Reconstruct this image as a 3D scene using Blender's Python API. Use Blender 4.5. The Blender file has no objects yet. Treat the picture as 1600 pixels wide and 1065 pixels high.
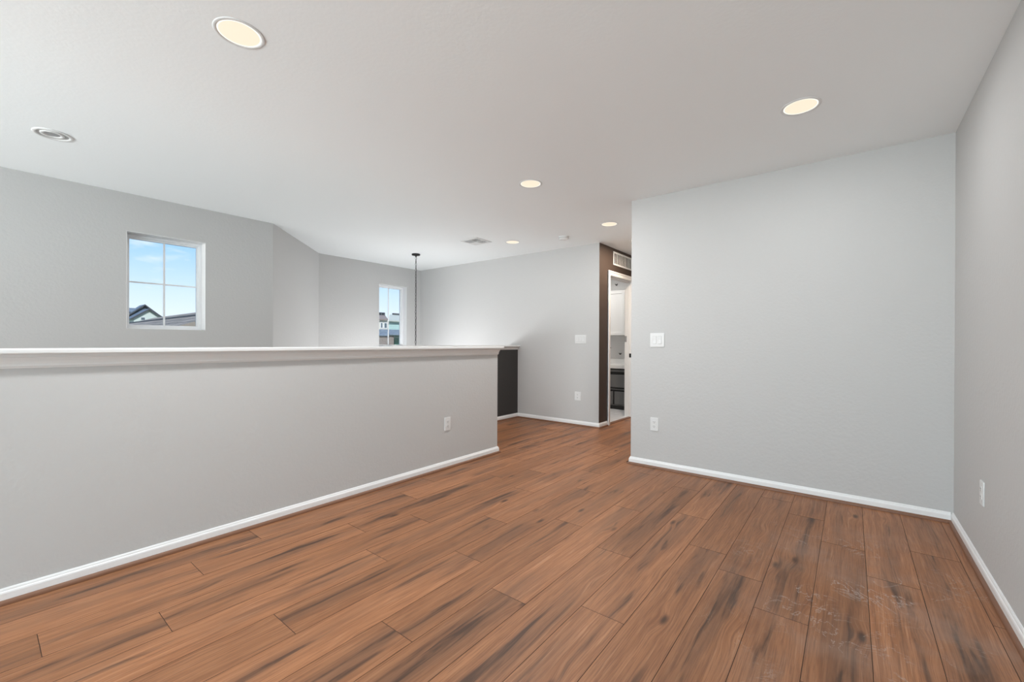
import bpy, bmesh, math, random
from mathutils import Vector, Matrix

random.seed(7)
SC = bpy.context.scene
COL = SC.collection
PI = math.pi

# ------------------------------------------------------------------ camera
F_PX, YAW, PITCH, ROLL, CY, CAM_H = 668.71, math.radians(38.3909), math.radians(-.1049), math.radians(-.21), 537.185, 1.1144
cd = bpy.data.cameras.new('camera')
cam = bpy.data.objects.new('camera', cd)
COL.objects.link(cam)
cd.sensor_fit = 'HORIZONTAL'
cd.sensor_width = 36
cd.lens = F_PX / 1600 * 36
cd.shift_y = (CY - 532.5) / 1600
cd.clip_start = .02
cd.clip_end = 500
_f = Vector((-math.sin(YAW) * math.cos(PITCH), math.cos(YAW) * math.cos(PITCH), math.sin(PITCH)))
_r = Vector((math.cos(YAW), math.sin(YAW), 0))
_u = _r.cross(_f)
_r2 = _r * math.cos(ROLL) - _u * math.sin(ROLL)
_u2 = _r * math.sin(ROLL) + _u * math.cos(ROLL)
cam.matrix_world = Matrix(((_r2.x, _u2.x, -_f.x, 0), (_r2.y, _u2.y, -_f.y, 0), (_r2.z, _u2.z, -_f.z, CAM_H), (0, 0, 0, 1)))
SC.camera = cam

# ------------------------------------------------------------------ colour management
SC.view_settings.view_transform = 'Standard'
SC.view_settings.look = 'None'
SC.view_settings.gamma = 1
SC.view_settings.use_curve_mapping = False
SC.view_settings.exposure = 0.30

# ------------------------------------------------------------------ sky
def build_world():
    w = bpy.data.worlds.new('sky')
    SC.world = w
    w.use_nodes = True
    nt = w.node_tree
    nt.nodes.clear()
    N = nt.nodes.new
    L = nt.links.new
    out = N('ShaderNodeOutputWorld')
    bg = N('ShaderNodeBackground')
    bg.inputs['Strength'].default_value = 1.0
    tc = N('ShaderNodeTexCoord')
    sep = N('ShaderNodeSeparateXYZ')
    L(tc.outputs['Generated'], sep.inputs[0])
    ramp = N('ShaderNodeValToRGB')
    e = ramp.color_ramp.elements
    e[0].position = 0.0
    e[0].color = (.86, .93, 1.0, 1)
    e[1].position = .45
    e[1].color = (.13, .33, .78, 1)
    for p, c in ((.045, (.78, .88, 1.0, 1)), (.10, (.62, .80, .98, 1)), (.175, (.36, .63, .96, 1))):
        x = e.new(p)
        x.color = c
    L(sep.outputs['Z'], ramp.inputs[0])
    mp = N('ShaderNodeMapping')
    mp.inputs['Scale'].default_value = (1, 1, 3.2)
    mp.inputs['Location'].default_value = (.31, .1, .0)
    L(tc.outputs['Generated'], mp.inputs['Vector'])
    nz = N('ShaderNodeTexNoise')
    nz.inputs['Scale'].default_value = 7.0
    nz.inputs['Detail'].default_value = 5
    nz.inputs['Roughness'].default_value = .5
    L(mp.outputs[0], nz.inputs['Vector'])
    cr = N('ShaderNodeValToRGB')
    cr.color_ramp.elements[0].position = .56
    cr.color_ramp.elements[0].color = (0, 0, 0, 1)
    cr.color_ramp.elements[1].position = .72
    cr.color_ramp.elements[1].color = (.85, .85, .85, 1)
    L(nz.outputs['Fac'], cr.inputs[0])
    mx = N('ShaderNodeMixRGB')
    mx.inputs['Color2'].default_value = (.93, .94, .98, 1)
    L(cr.outputs['Color'], mx.inputs['Fac'])
    L(ramp.outputs['Color'], mx.inputs['Color1'])
    L(mx.outputs[0], bg.inputs['Color'])
    L(bg.outputs[0], out.inputs['Surface'])
build_world()

# ------------------------------------------------------------------ added fill lights behind the camera, shining in through invented rear-wall openings
def area(name, loc, rot, sx, sy, power, color=(1, 1, 1)):
    d = bpy.data.lights.new(name, 'AREA')
    d.shape = 'RECTANGLE'
    d.size, d.size_y = sx, sy
    d.energy = power
    d.color = color
    o = bpy.data.objects.new(name, d)
    o.location = loc
    o.rotation_euler = rot
    COL.objects.link(o)
    return o
area('fill_rear', (-1.2, -4.45, 1.45), (math.radians(84), 0, 0), 3.0, 1.7, 12, (.85, 1.0, 1.12))
area('fill_rear_up', (-1.1, -4.45, .62), (math.radians(140), 0, 0), 2.8, 1.3, 165, (.81, 1.0, 1.07))
area('fill_stair', (-3.95, -4.45, 1.3), (math.radians(125), 0, 0), 1.8, 2.1, 128, (1.05, 1, .96))
area('fill_entry', (-4.0, -4.45, -1.4), (math.radians(140), 0, 0), 1.8, 2.2, 22, (.97, 1, 1.02))

# outdoor sun (never reaches the visible rooms, only the neighbouring houses)
sd = bpy.data.lights.new('sun', 'SUN')
sd.energy = 3.2
sd.angle = .02
so = bpy.data.objects.new('sun', sd)
so.rotation_euler = (math.radians(9), math.radians(52), 0)
COL.objects.link(so)

# ------------------------------------------------------------------ materials
def mat(name, color, rough=.5, metal=0, spec=.5, emit=None, estr=0, bump=None):
    m = bpy.data.materials.new(name)
    m.use_nodes = True
    b = m.node_tree.nodes['Principled BSDF']
    b.inputs['Base Color'].default_value = (*color, 1)
    b.inputs['Roughness'].default_value = rough
    b.inputs['Metallic'].default_value = metal
    b.inputs['Specular IOR Level'].default_value = spec
    if emit:
        b.inputs['Emission Color'].default_value = (*emit, 1)
        b.inputs['Emission Strength'].default_value = estr
    nt = m.node_tree
    tc = nt.nodes.new('ShaderNodeTexCoord')
    nz = nt.nodes.new('ShaderNodeTexNoise')
    nz.inputs['Scale'].default_value = bump[0] if bump else 180
    nz.inputs['Detail'].default_value = bump[2] if bump else 2
    nt.links.new(tc.outputs['Object'], nz.inputs['Vector'])
    bp = nt.nodes.new('ShaderNodeBump')
    bp.inputs['Strength'].default_value = bump[1] if bump else .03
    bp.inputs['Distance'].default_value = bump[3] if bump else .001
    nt.links.new(nz.outputs['Fac'], bp.inputs['Height'])
    nt.links.new(bp.outputs[0], b.inputs['Normal'])
    return m

M = {}
M['wall'] = mat('wall_paint', (.548, .543, .533), .62, spec=.3, bump=(52, .34, 3, .004))
M['ceiling'] = mat('ceiling_paint', (.90, .92, .92), .75, spec=.2, bump=(55, .20, 3, .003))
M['trim'] = mat('white_trim_paint', (.84, .84, .835), .35)
M['laundry'] = mat('white_laundry_paint', (.80, .80, .80), .6)
M['cap'] = mat('grey_white_cap_paint', (.76, .76, .75), .4)
M['brown'] = mat('warm_lit_charcoal', (.068, .049, .040), .55, spec=.3, bump=(75, .2, 3, .003))  # charcoal accent paint with the warm passage light mixed into its colour
M['charcoal'] = mat('charcoal_paint', (.046, .043, .041), .55, spec=.3, bump=(75, .2, 3, .003))
M['white'] = mat('white_plastic', (.73, .73, .72), .4)
M['slot'] = mat('dark_slot', (.12, .12, .115), .6)
M['vinyl'] = mat('white_vinyl', (.86, .87, .88), .35)
M['black'] = mat('black_metal', (.018, .017, .016), .4, metal=.6)
M['lens'] = mat('warm_lens', (.15, .15, .15), .5, emit=(1.0, .83, .63), estr=.77)
M['rim'] = mat('lit_lip_glow', (.2, .2, .2), .5, emit=(1.0, .95, .84), estr=.95)  # emission stands for lens light falling on the trim ring's inner lip
M['bulb'] = mat('warm_bulb', (.9, .85, .75), .5, emit=(1.0, .83, .62), estr=3)
M['grey'] = mat('grey_metal', (.33, .33, .33), .45, metal=.3)
M['lampgrey'] = mat('lamp_reflector', (.45, .45, .44), .4)
M['duct'] = mat('dark_duct', (.045, .042, .04), .8)
M['cab'] = mat('white_cabinet_paint', (.86, .86, .85), .4)
M['basedark'] = mat('black_cabinet', (.012, .012, .012), .5)
M['panelgrey'] = mat('charcoal_panel', (.15, .15, .15), .45)
M['counter'] = mat('white_laminate', (.86, .86, .85), .35)
M['stair'] = mat('beige_carpet', (.60, .56, .50), .95, spec=.1, bump=(260, .5, 3, .004))
M['ground'] = mat('dry_grass', (.20, .19, .11), .95, spec=.1, bump=(3, .5, 4, .05))

def tile_mat():
    m = mat('pale_floor_tile', (.70, .71, .73), .3)
    nt = m.node_tree
    b = nt.nodes['Principled BSDF']
    br = nt.nodes.new('ShaderNodeTexBrick')
    br.offset = 0
    br.inputs['Scale'].default_value = 1
    br.inputs['Brick Width'].default_value = .33
    br.inputs['Row Height'].default_value = .33
    br.inputs['Mortar Size'].default_value = .004
    br.inputs['Color1'].default_value = (.72, .73, .75, 1)
    br.inputs['Color2'].default_value = (.68, .69, .72, 1)
    br.inputs['Mortar'].default_value = (.45, .45, .46, 1)
    tc = nt.nodes.new('ShaderNodeTexCoord')
    nt.links.new(tc.outputs['Object'], br.inputs['Vector'])
    nt.links.new(br.outputs['Color'], b.inputs['Base Color'])
    return m
M['tile'] = tile_mat()

def glass_mat():
    m = bpy.data.materials.new('window_glass')
    m.use_nodes = True
    nt = m.node_tree
    nt.nodes.clear()
    out = nt.nodes.new('ShaderNodeOutputMaterial')
    tr = nt.nodes.new('ShaderNodeBsdfTransparent')
    tr.inputs['Color'].default_value = (.97, .98, .98, 1)
    gl = nt.nodes.new('ShaderNodeBsdfGlossy')
    gl.inputs['Roughness'].default_value = .02
    fr = nt.nodes.new('ShaderNodeFresnel')
    fr.inputs['IOR'].default_value = 1.35
    mx = nt.nodes.new('ShaderNodeMixShader')
    nt.links.new(fr.outputs[0], mx.inputs[0])
    nt.links.new(tr.outputs[0], mx.inputs[1])
    nt.links.new(gl.outputs[0], mx.inputs[2])
    nt.links.new(mx.outputs[0], out.inputs['Surface'])
    return m
M['glass'] = glass_mat()

def siding_mat(name, c, row):
    m = mat(name, c, .8, spec=.2)
    nt = m.node_tree
    b = nt.nodes['Principled BSDF']
    tc = nt.nodes.new('ShaderNodeTexCoord')
    wv = nt.nodes.new('ShaderNodeTexWave')
    wv.wave_type = 'BANDS'
    wv.bands_direction = 'Z'
    wv.wave_profile = 'SAW'
    wv.inputs['Scale'].default_value = 1 / row
    cr = nt.nodes.new('ShaderNodeValToRGB')
    cr.color_ramp.elements[0].color = (c[0] * .8, c[1] * .8, c[2] * .8, 1)
    cr.color_ramp.elements[1].color = (*c, 1)
    cr.color_ramp.elements[1].position = .3
    nt.links.new(tc.outputs['Object'], wv.inputs['Vector'])
    nt.links.new(wv.outputs['Fac'], cr.inputs[0])
    nt.links.new(cr.outputs['Color'], b.inputs['Base Color'])
    return m
M['siding'] = siding_mat('pale_siding', (.56, .62, .56), .9)
M['teal'] = siding_mat('sage_siding', (.40, .55, .50), 1.1)
M['cream'] = siding_mat('cream_siding', (.62, .60, .52), 1.1)

def shingle_mat(name, c1, c2, sc):
    m = mat(name, c1, .9, spec=.15)
    nt = m.node_tree
    b = nt.nodes['Principled BSDF']
    tc = nt.nodes.new('ShaderNodeTexCoord')
    br = nt.nodes.new('ShaderNodeTexBrick')
    br.inputs['Scale'].default_value = sc
    br.inputs['Brick Width'].default_value = .32
    br.inputs['Row Height'].default_value = .14
    br.inputs['Mortar Size'].default_value = .012
    br.inputs['Color1'].default_value = (*c1, 1)
    br.inputs['Color2'].default_value = (*c2, 1)
    br.inputs['Mortar'].default_value = (c2[0] * .5, c2[1] * .5, c2[2] * .5, 1)
    nz = nt.nodes.new('ShaderNodeTexNoise')
    nz.inputs['Scale'].default_value = 1.6
    nz.inputs['Detail'].default_value = 6
    mx = nt.nodes.new('ShaderNodeMixRGB')
    mx.blend_type = 'MULTIPLY'
    mx.inputs['Fac'].default_value = .35
    nt.links.new(tc.outputs['UV'], br.inputs['Vector'])
    nt.links.new(tc.outputs['Object'], nz.inputs['Vector'])
    nt.links.new(br.outputs['Color'], mx.inputs['Color1'])
    nt.links.new(nz.outputs['Fac'], mx.inputs['Color2'])
    nt.links.new(mx.outputs[0], b.inputs['Base Color'])
    return m
M['shingle'] = shingle_mat('grey_shingles', (.46, .39, .31), (.33, .285, .225), .45)
M['shingleblue'] = shingle_mat('slate_shingles', (.26, .31, .36), (.20, .25, .29), .5)
M['fascia'] = mat('dark_fascia', (.05, .055, .06), .6)
M['stone'] = mat('brown_stone', (.24, .20, .17), .9, bump=(4, .6, 4, .1))
M['darkglass'] = mat('dark_pane', (.10, .13, .14), .2)
M['greendoor'] = mat('green_paint', (.07, .20, .14), .5)

# --- wood
def wood_mat(name, use_uv=True, tone=1.0):
    m = bpy.data.materials.new(name)
    m.use_nodes = True
    nt = m.node_tree
    b = nt.nodes['Principled BSDF']
    N = nt.nodes.new
    L = nt.links.new
    def math_(op, a, bb=None, clamp=False):
        n = N('ShaderNodeMath')
        n.operation = op
        n.use_clamp = clamp
        for i, v in enumerate((a, bb)):
            if v is None:
                continue
            if isinstance(v, (int, float)):
                n.inputs[i].default_value = v
            else:
                L(v, n.inputs[i])
        return n.outputs[0]
    def vec(x, y, z):
        n = N('ShaderNodeCombineXYZ')
        for i, v in enumerate((x, y, z)):
            if isinstance(v, (int, float)):
                n.inputs[i].default_value = v
            else:
                L(v, n.inputs[i])
        return n.outputs[0]
    def noise(v, sc=1, det=3, rough=.5, dist=0):
        n = N('ShaderNodeTexNoise')
        n.inputs['Scale'].default_value = sc
        n.inputs['Detail'].default_value = det
        n.inputs['Roughness'].default_value = rough
        n.inputs['Distortion'].default_value = dist
        L(v, n.inputs['Vector'])
        return n.outputs['Fac']
    def ramp(f, a, c, lo=0, hi=1):
        n = N('ShaderNodeMapRange')
        n.interpolation_type = 'SMOOTHSTEP'
        n.inputs['From Min'].default_value = a
        n.inputs['From Max'].default_value = c
        n.inputs['To Min'].default_value = lo
        n.inputs['To Max'].default_value = hi
        L(f, n.inputs['Value'])
        return n.outputs[0]
    def mix(f, c1, c2):
        n = N('ShaderNodeMixRGB')
        for i, v in enumerate((f, c1, c2)):
            if isinstance(v, (int, float)):
                n.inputs[i].default_value = v
            elif isinstance(v, tuple):
                n.inputs[i].default_value = (*v, 1)
            else:
                L(v, n.inputs[i])
        return n.outputs[0]
    tc = N('ShaderNodeTexCoord')
    sx = N('ShaderNodeSeparateXYZ')
    L(tc.outputs['UV' if use_uv else 'Object'], sx.inputs[0])
    at = N('ShaderNodeAttribute')
    at.attribute_name = 'plank'
    sa = N('ShaderNodeSeparateXYZ')
    L(at.outputs['Vector'], sa.inputs[0])
    u, v = sx.outputs[0], sx.outputs[1]
    r1 = math_('MULTIPLY', sa.outputs[0], 37.0)
    r2 = math_('MULTIPLY', sa.outputs[1], 53.0)
    tonev = sa.outputs[2]
    vo = math_('ADD', v, r1)
    # slow sideways wander of the grain
    wob = noise(vec(math_('MULTIPLY', u, 3.0), math_('MULTIPLY', vo, 1.6), r2), 1, 2, .5)
    uw = math_('ADD', u, math_('MULTIPLY', math_('SUBTRACT', wob, .5), .032))
    # knots: warp round them
    vk = N('ShaderNodeTexVoronoi')
    vk.inputs['Scale'].default_value = 1
    L(vec(math_('MULTIPLY', u, 6.5), math_('MULTIPLY', vo, 2.2), r2), vk.inputs['Vector'])
    kd = vk.outputs['Distance']
    near = ramp(kd, 0.02, .34, 1, 0)
    uk = math_('ADD', uw, math_('MULTIPLY', near, .020))
    fib = noise(vec(math_('MULTIPLY', uk, 250.0), math_('MULTIPLY', vo, 6.0), r2), 1, 4, .65)
    mid = noise(vec(math_('MULTIPLY', uk, 50.0), math_('MULTIPLY', vo, 1.7), r2), 1, 5, .65)
    big = noise(vec(math_('MULTIPLY', uk, 9.0), math_('MULTIPLY', vo, 1.0), r2), 1, 3, .5, .3)
    core = noise(vec(math_('MULTIPLY', uk, 26.0), math_('MULTIPLY', vo, 1.5), math_('ADD', r2, 4.0)), 1, 5, .6, .7)
    # heart stripe: darker towards the middle of a board
    cen = math_('ABSOLUTE', math_('SUBTRACT', uw, .096))
    heart = ramp(cen, .015, .085, 1, 0)
    halo = math_('MULTIPLY', ramp(big, .40, .66), math_('ADD', math_('MULTIPLY', heart, .8), .2))
    dark = math_('MULTIPLY', ramp(core, .47, .66), ramp(halo, .15, .62))
    base1 = mix(ramp(mid, .32, .68), (.285 * tone, .116 * tone, .047 * tone), (.405 * tone, .177 * tone, .077 * tone))
    base2 = mix(math_('MULTIPLY', ramp(fib, .38, .54, 1, 0), .55), base1, (.170 * tone, .066 * tone, .030 * tone))
    lite = noise(vec(math_('MULTIPLY', uk, 120.0), math_('MULTIPLY', vo, 3.5), math_('ADD', r2, 7.0)), 1, 3, .6)
    base2 = mix(math_('MULTIPLY', ramp(lite, .56, .72), .40), base2, (.560 * tone, .300 * tone, .165 * tone))
    base3 = mix(math_('MULTIPLY', halo, .70), base2, (.190 * tone, .092 * tone, .050 * tone))
    col = mix(math_('MULTIPLY', dark, .86), base3, (.060 * tone, .032 * tone, .021 * tone))
    knot = ramp(kd, .03, .13, 1, 0)
    ksel = ramp(noise(vec(math_('MULTIPLY', u, 2.0), math_('MULTIPLY', vo, .9), math_('ADD', r2, 9.0)), 1, 1, .5), .41, .51)
    kf = math_('MULTIPLY', math_('MULTIPLY', knot, ksel), .85)
    col = mix(kf, col, (.050 * tone, .026 * tone, .017 * tone))
    # board to board tone
    hs = N('ShaderNodeHueSaturation')
    L(col, hs.inputs['Color'])
    L(math_('ADD', math_('MULTIPLY', tonev, .26), .84), hs.inputs['Value'])
    hs.inputs['Saturation'].default_value = .97
    col = hs.outputs[0]
    rough = math_('ADD', math_('MULTIPLY', fib, .10), .40)
    if use_uv:
        # dried water marks and scuffs near the right-hand wall
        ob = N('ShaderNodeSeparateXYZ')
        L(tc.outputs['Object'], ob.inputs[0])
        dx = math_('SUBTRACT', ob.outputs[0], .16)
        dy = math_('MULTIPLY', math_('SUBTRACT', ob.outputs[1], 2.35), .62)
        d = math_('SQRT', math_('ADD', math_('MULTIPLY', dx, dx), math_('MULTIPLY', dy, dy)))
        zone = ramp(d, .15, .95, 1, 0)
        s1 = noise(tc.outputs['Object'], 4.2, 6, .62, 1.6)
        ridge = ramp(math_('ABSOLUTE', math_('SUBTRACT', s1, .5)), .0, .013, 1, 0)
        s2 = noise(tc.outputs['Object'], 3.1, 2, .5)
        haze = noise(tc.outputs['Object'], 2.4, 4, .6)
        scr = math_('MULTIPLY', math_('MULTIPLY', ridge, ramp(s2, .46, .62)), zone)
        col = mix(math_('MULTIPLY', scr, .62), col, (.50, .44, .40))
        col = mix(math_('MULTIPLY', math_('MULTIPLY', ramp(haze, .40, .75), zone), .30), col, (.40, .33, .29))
        rough = math_('ADD', rough, math_('MULTIPLY', zone, .08))
    L(col, b.inputs['Base Color'])
    L(rough, b.inputs['Roughness'])
    b.inputs['Specular IOR Level'].default_value = .30
    bp = N('ShaderNodeBump')
    bp.inputs['Strength'].default_value = .25
    bp.inputs['Distance'].default_value = .0006
    L(math_('ADD', math_('MULTIPLY', fib, .6), mid), bp.inputs['Height'])
    L(bp.outputs[0], b.inputs['Normal'])
    return m
M['floor'] = wood_mat('oak_laminate')
M['groove'] = mat('board_groove', (.055, .028, .018), .7)
M['shoe'] = mat('brown_shoe_moulding', (.20, .092, .050), .45)

# ------------------------------------------------------------------ mesh helpers
def link(name, bm, m, parent=None, smooth=False, loc=None, rotz=None):
    me = bpy.data.meshes.new(name)
    bmesh.ops.recalc_face_normals(bm, faces=bm.faces[:])
    bm.to_mesh(me)
    bm.free()
    for x in (m if isinstance(m, (list, tuple)) else [m]):
        me.materials.append(x)
    if smooth:
        for p in me.polygons:
            p.use_smooth = True
    o = bpy.data.objects.new(name, me)
    COL.objects.link(o)
    if parent:
        o.parent = parent
    if loc is not None:
        o.location = loc
    if rotz is not None:
        o.rotation_euler.z = rotz
    return o

def struct(o):
    o['kind'] = 'structure'
    return o

def tag(o, label, cat, group=None):
    o['label'] = label
    o['category'] = cat
    if group:
        o['group'] = group
    return o

def thing(name, label, cat, loc, rotz=0, group=None):
    o = bpy.data.objects.new(name, None)
    o.empty_display_size = .05
    COL.objects.link(o)
    o.location = loc
    o.rotation_euler.z = rotz
    return tag(o, label, cat, group)

def empty(name, loc=(0, 0, 0)):
    o = bpy.data.objects.new(name, None)
    o.empty_display_size = .05
    COL.objects.link(o)
    o.location = loc
    return o

def box(bm, a, b, bev=0, seg=2):
    a, b = Vector(a), Vector(b)
    lo = Vector([min(a[i], b[i]) for i in range(3)])
    hi = Vector([max(a[i], b[i]) for i in range(3)])
    r = bmesh.ops.create_cube(bm, size=1, matrix=Matrix.Translation((lo + hi) / 2) @ Matrix.Diagonal((*(hi - lo), 1)))
    if bev:
        es = list({e for v in r['verts'] for e in v.link_edges})
        bmesh.ops.bevel(bm, geom=es, offset=bev, segments=seg, affect='EDGES', profile=.6)

def prism(bm, pts, z0, z1):
    lo = [bm.verts.new((x, y, z0)) for x, y in pts]
    hi = [bm.verts.new((x, y, z1)) for x, y in pts]
    bm.faces.new(lo[::-1])
    bm.faces.new(hi)
    n = len(pts)
    for i in range(n):
        bm.faces.new((lo[i], lo[(i + 1) % n], hi[(i + 1) % n], hi[i]))

def lathe(bm, prof, seg=40, c=(0, 0, 0), cap=False):
    rings = []
    for r, z in prof:
        rings.append([bm.verts.new((c[0] + r * math.cos(2 * PI * k / seg), c[1] + r * math.sin(2 * PI * k / seg), c[2] + z)) for k in range(seg)])
    for a, b in zip(rings, rings[1:]):
        for k in range(seg):
            bm.faces.new((a[k], a[(k + 1) % seg], b[(k + 1) % seg], b[k]))
    if cap:
        bm.faces.new(rings[0])
        bm.faces.new(rings[-1][::-1])

def sweep(bm, path, prof, closed_ends=True):
    """profile points (out, z) swept along a plan path with mitred corners; out is to the right of travel."""
    n = len(path)
    P = [Vector((x, y)) for x, y in path]
    rows = []
    for i in range(n):
        d0 = (P[i] - P[i - 1]).normalized() if i > 0 else None
        d1 = (P[i + 1] - P[i]).normalized() if i < n - 1 else None
        if d0 is None:
            nrm, k = Vector((d1.y, -d1.x)), 1
        elif d1 is None:
            nrm, k = Vector((d0.y, -d0.x)), 1
        else:
            n0, n1 = Vector((d0.y, -d0.x)), Vector((d1.y, -d1.x))
            nrm = (n0 + n1).normalized()
            k = 1 / max(.2, nrm.dot(n0))
        rows.append([bm.verts.new((P[i].x + nrm.x * o * k, P[i].y + nrm.y * o * k, z)) for o, z in prof])
    m = len(prof)
    for a, b in zip(rows, rows[1:]):
        for j in range(m):
            bm.faces.new((a[j], a[(j + 1) % m], b[(j + 1) % m], b[j]))
    if closed_ends:
        bm.faces.new(rows[0])
        bm.faces.new(rows[-1][::-1])

def wall_panel(bm, o, d, length, z0, z1, n, thick, holes=()):
    """upright slab from plan point o along d (unit), solid behind the visible face (thickness against n); holes are (s0, s1, za, zb)."""
    o, d, n = Vector(o), Vector(d), Vector(n)
    ss = sorted({0, length, *[h[0] for h in holes], *[h[1] for h in holes]})
    zs = sorted({z0, z1, *[h[2] for h in holes], *[h[3] for h in holes]})
    def solid(i, j):
        if i < 0 or j < 0 or i >= len(ss) - 1 or j >= len(zs) - 1:
            return False
        s, z = (ss[i] + ss[i + 1]) / 2, (zs[j] + zs[j + 1]) / 2
        return not any(h[0] < s < h[1] and h[2] < z < h[3] for h in holes)
    cache = {}
    def V(i, j, k):
        key = (i, j, k)
        if key not in cache:
            p = o + d * ss[i] - n * (thick * k)
            cache[key] = bm.verts.new((p.x, p.y, zs[j]))
        return cache[key]
    for i in range(len(ss) - 1):
        for j in range(len(zs) - 1):
            if not solid(i, j):
                continue
            for k in (0, 1):
                bm.faces.new((V(i, j, k), V(i + 1, j, k), V(i + 1, j + 1, k), V(i, j + 1, k)))
            if not solid(i - 1, j):
                bm.faces.new((V(i, j, 0), V(i, j + 1, 0), V(i, j + 1, 1), V(i, j, 1)))
            if not solid(i + 1, j):
                bm.faces.new((V(i + 1, j, 0), V(i + 1, j + 1, 0), V(i + 1, j + 1, 1), V(i + 1, j, 1)))
            if not solid(i, j - 1):
                bm.faces.new((V(i, j, 0), V(i + 1, j, 0), V(i + 1, j, 1), V(i, j, 1)))
            if not solid(i, j + 1):
                bm.faces.new((V(i, j + 1, 0), V(i + 1, j + 1, 0), V(i + 1, j + 1, 1), V(i, j + 1, 1)))

# ------------------------------------------------------------------ plan
H, LOW = 2.44, -2.75
XR, YB, XE = .507, 3.813, -1.605
XH, YH, HT = -2.82, 3.323, .125
XD, YF, XW = -3.945, 5.121, -2.596
XL, YL, XC, YC = -5.064, 2.089, -6.202, 3.200
YREAR = -4.2
T = .16
YHALL = 7.55          # end of the passage
YLAU = 7.37           # far wall of the laundry
DOOR0, DOOR1, DOORH = 5.42, 6.205, 2.05

# ------------------------------------------------------------------ floor
def build_floor():
    bm = bmesh.new()
    uvl = bm.loops.layers.uv.new('UVMap')
    cl = bm.loops.layers.float_color.new('plank')
    W, PL, g, dp = .1915, 1.285, .0011, .0016
    joints = {-15: 1.02, -14: .69, -13: 1.44, -12: .48, -11: 1.32, -10: .77, -9: 1.61, -8: 1.02, -7: 1.47, -6: 2.13, -5: 1.61,
              -4: 2.48, -3: 2.30, -2: 2.06, -1: 2.99, 0: 2.68, 1: 3.15, 2: 2.52}
    rnd = random.Random(11)
    def quad(vs, uvs, col, mi):
        f = bm.faces.new([bm.verts.new(v) for v in vs])
        f.material_index = mi
        for lp, uvv in zip(f.loops, uvs):
            lp[uvl].uv = uvv
            lp[cl] = col
    for k in range(-23, 3):
        x0 = .063 + W * k
        x1 = x0 + W
        xm = (x0 + x1) / 2
        if xm < XH - HT - .03:
            y0, y1 = YH - .12, YF + .02
        elif xm < XW - .02:
            y0, y1 = YREAR - .02, YF + .02
        elif xm < XE:
            y0, y1 = YREAR - .02, YHALL
        else:
            y0, y1 = YREAR - .02, YB + .02
        if x1 < XD - .14:
            continue
        x1 = min(x1, XR + .03)
        j = joints.get(k, rnd.random() * PL)
        y = j - math.ceil((j - y0) / PL) * PL
        while y < y1:
            a, b = max(y, y0), min(y + PL, y1)
            if b - a > .01:
                col = (rnd.random(), rnd.random(), rnd.random(), 1)
                fl = rnd.random() < .5
                def uv(X, Y):
                    uu = X - x0
                    return (W - uu if fl else uu, Y - y)
                o = [(x0, a), (x1, a), (x1, b), (x0, b)]
                i = [(x0 + g, a + g), (x1 - g, a + g), (x1 - g, b - g), (x0 + g, b - g)]
                quad([(*p, 0) for p in i], [uv(*p) for p in i], col, 0)
                for q in range(4):
                    r = (q + 1) % 4
                    vs = [(*o[q], -dp), (*o[r], -dp), (*i[r], 0), (*i[q], 0)]
                    quad(vs, [uv(v[0], v[1]) for v in vs], col, 1)
                vs = [(*p, -.12) for p in o]
                quad(vs, [uv(*p) for p in o], col, 1)
            y += PL
    me = bpy.data.meshes.new('floor')
    bm.to_mesh(me)
    bm.free()
    me.materials.append(M['floor'])
    me.materials.append(M['groove'])
    o = bpy.data.objects.new('floor', me)
    COL.objects.link(o)
    struct(o)
build_floor()

# ------------------------------------------------------------------ ceiling and walls
bm = bmesh.new()
prism(bm, [(XC - T, YREAR - T), (XR + T, YREAR - T), (XR + T, YHALL + T), (XC - T, YHALL + T)], H, H + .12)
struct(link('ceiling', bm, M['ceiling']))

def wall(name, o, d, length, z0, z1, n, thick=T, holes=(), m='wall', parts=()):
    bm = bmesh.new()
    wall_panel(bm, o, d, length, z0, z1, n, thick, holes)
    for p in parts:
        wall_panel(bm, *p)
    return struct(link(name, bm, M[m]))

wall('wall_right', (XR, YREAR), (0, 1), YB - YREAR + T, -.1, H, (-1, 0), .14)
# back wall with the return that becomes the right side of the passage
bm = bmesh.new()
prism(bm, [(XE, YB), (XR, YB), (XR, YB + .13), (XE + .13, YB + .13), (XE + .13, YHALL), (XE, YHALL)], -.1, H)
struct(link('wall_back', bm, M['wall']))
# far wall of the hall and stairwell
wall('wall_far', (XC - T, YF), (1, 0), XW - XC + T - .002, LOW, H, (0, -1), .12)
# passage wall in charcoal with the laundry doorway
bm = bmesh.new()
wall_panel(bm, (XW, YF + .0015), (0, 1), YHALL - YF - .0015, -.1, H, (1, 0), .114, [(DOOR0 - YF - .0015, DOOR1 - YF - .0015, -.2, DOORH)])
struct(link('wall_passage', bm, M['brown']))
bm = bmesh.new()
wall_panel(bm, (-4.6, YLAU), (1, 0), 4.6 + XW - .115, -.1, H, (0, -1), .1)
struct(link('wall_laundry', bm, M['laundry']))
wall('wall_laundry_side', (-4.6, YF + .12), (0, 1), YLAU - YF, -.1, H, (1, 0), .1)
wall('wall_passage_end', (XW - .114, YHALL), (1, 0), XE - XW + .25, -.1, H, (0, -1), .1)
bm = bmesh.new()
prism(bm, [(-4.6, YF + .12), (XW - .03, YF + .12), (XW - .03, YLAU), (-4.6, YLAU)], -.12, .004)
struct(link('floor_laundry', bm, M['tile']))

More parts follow.
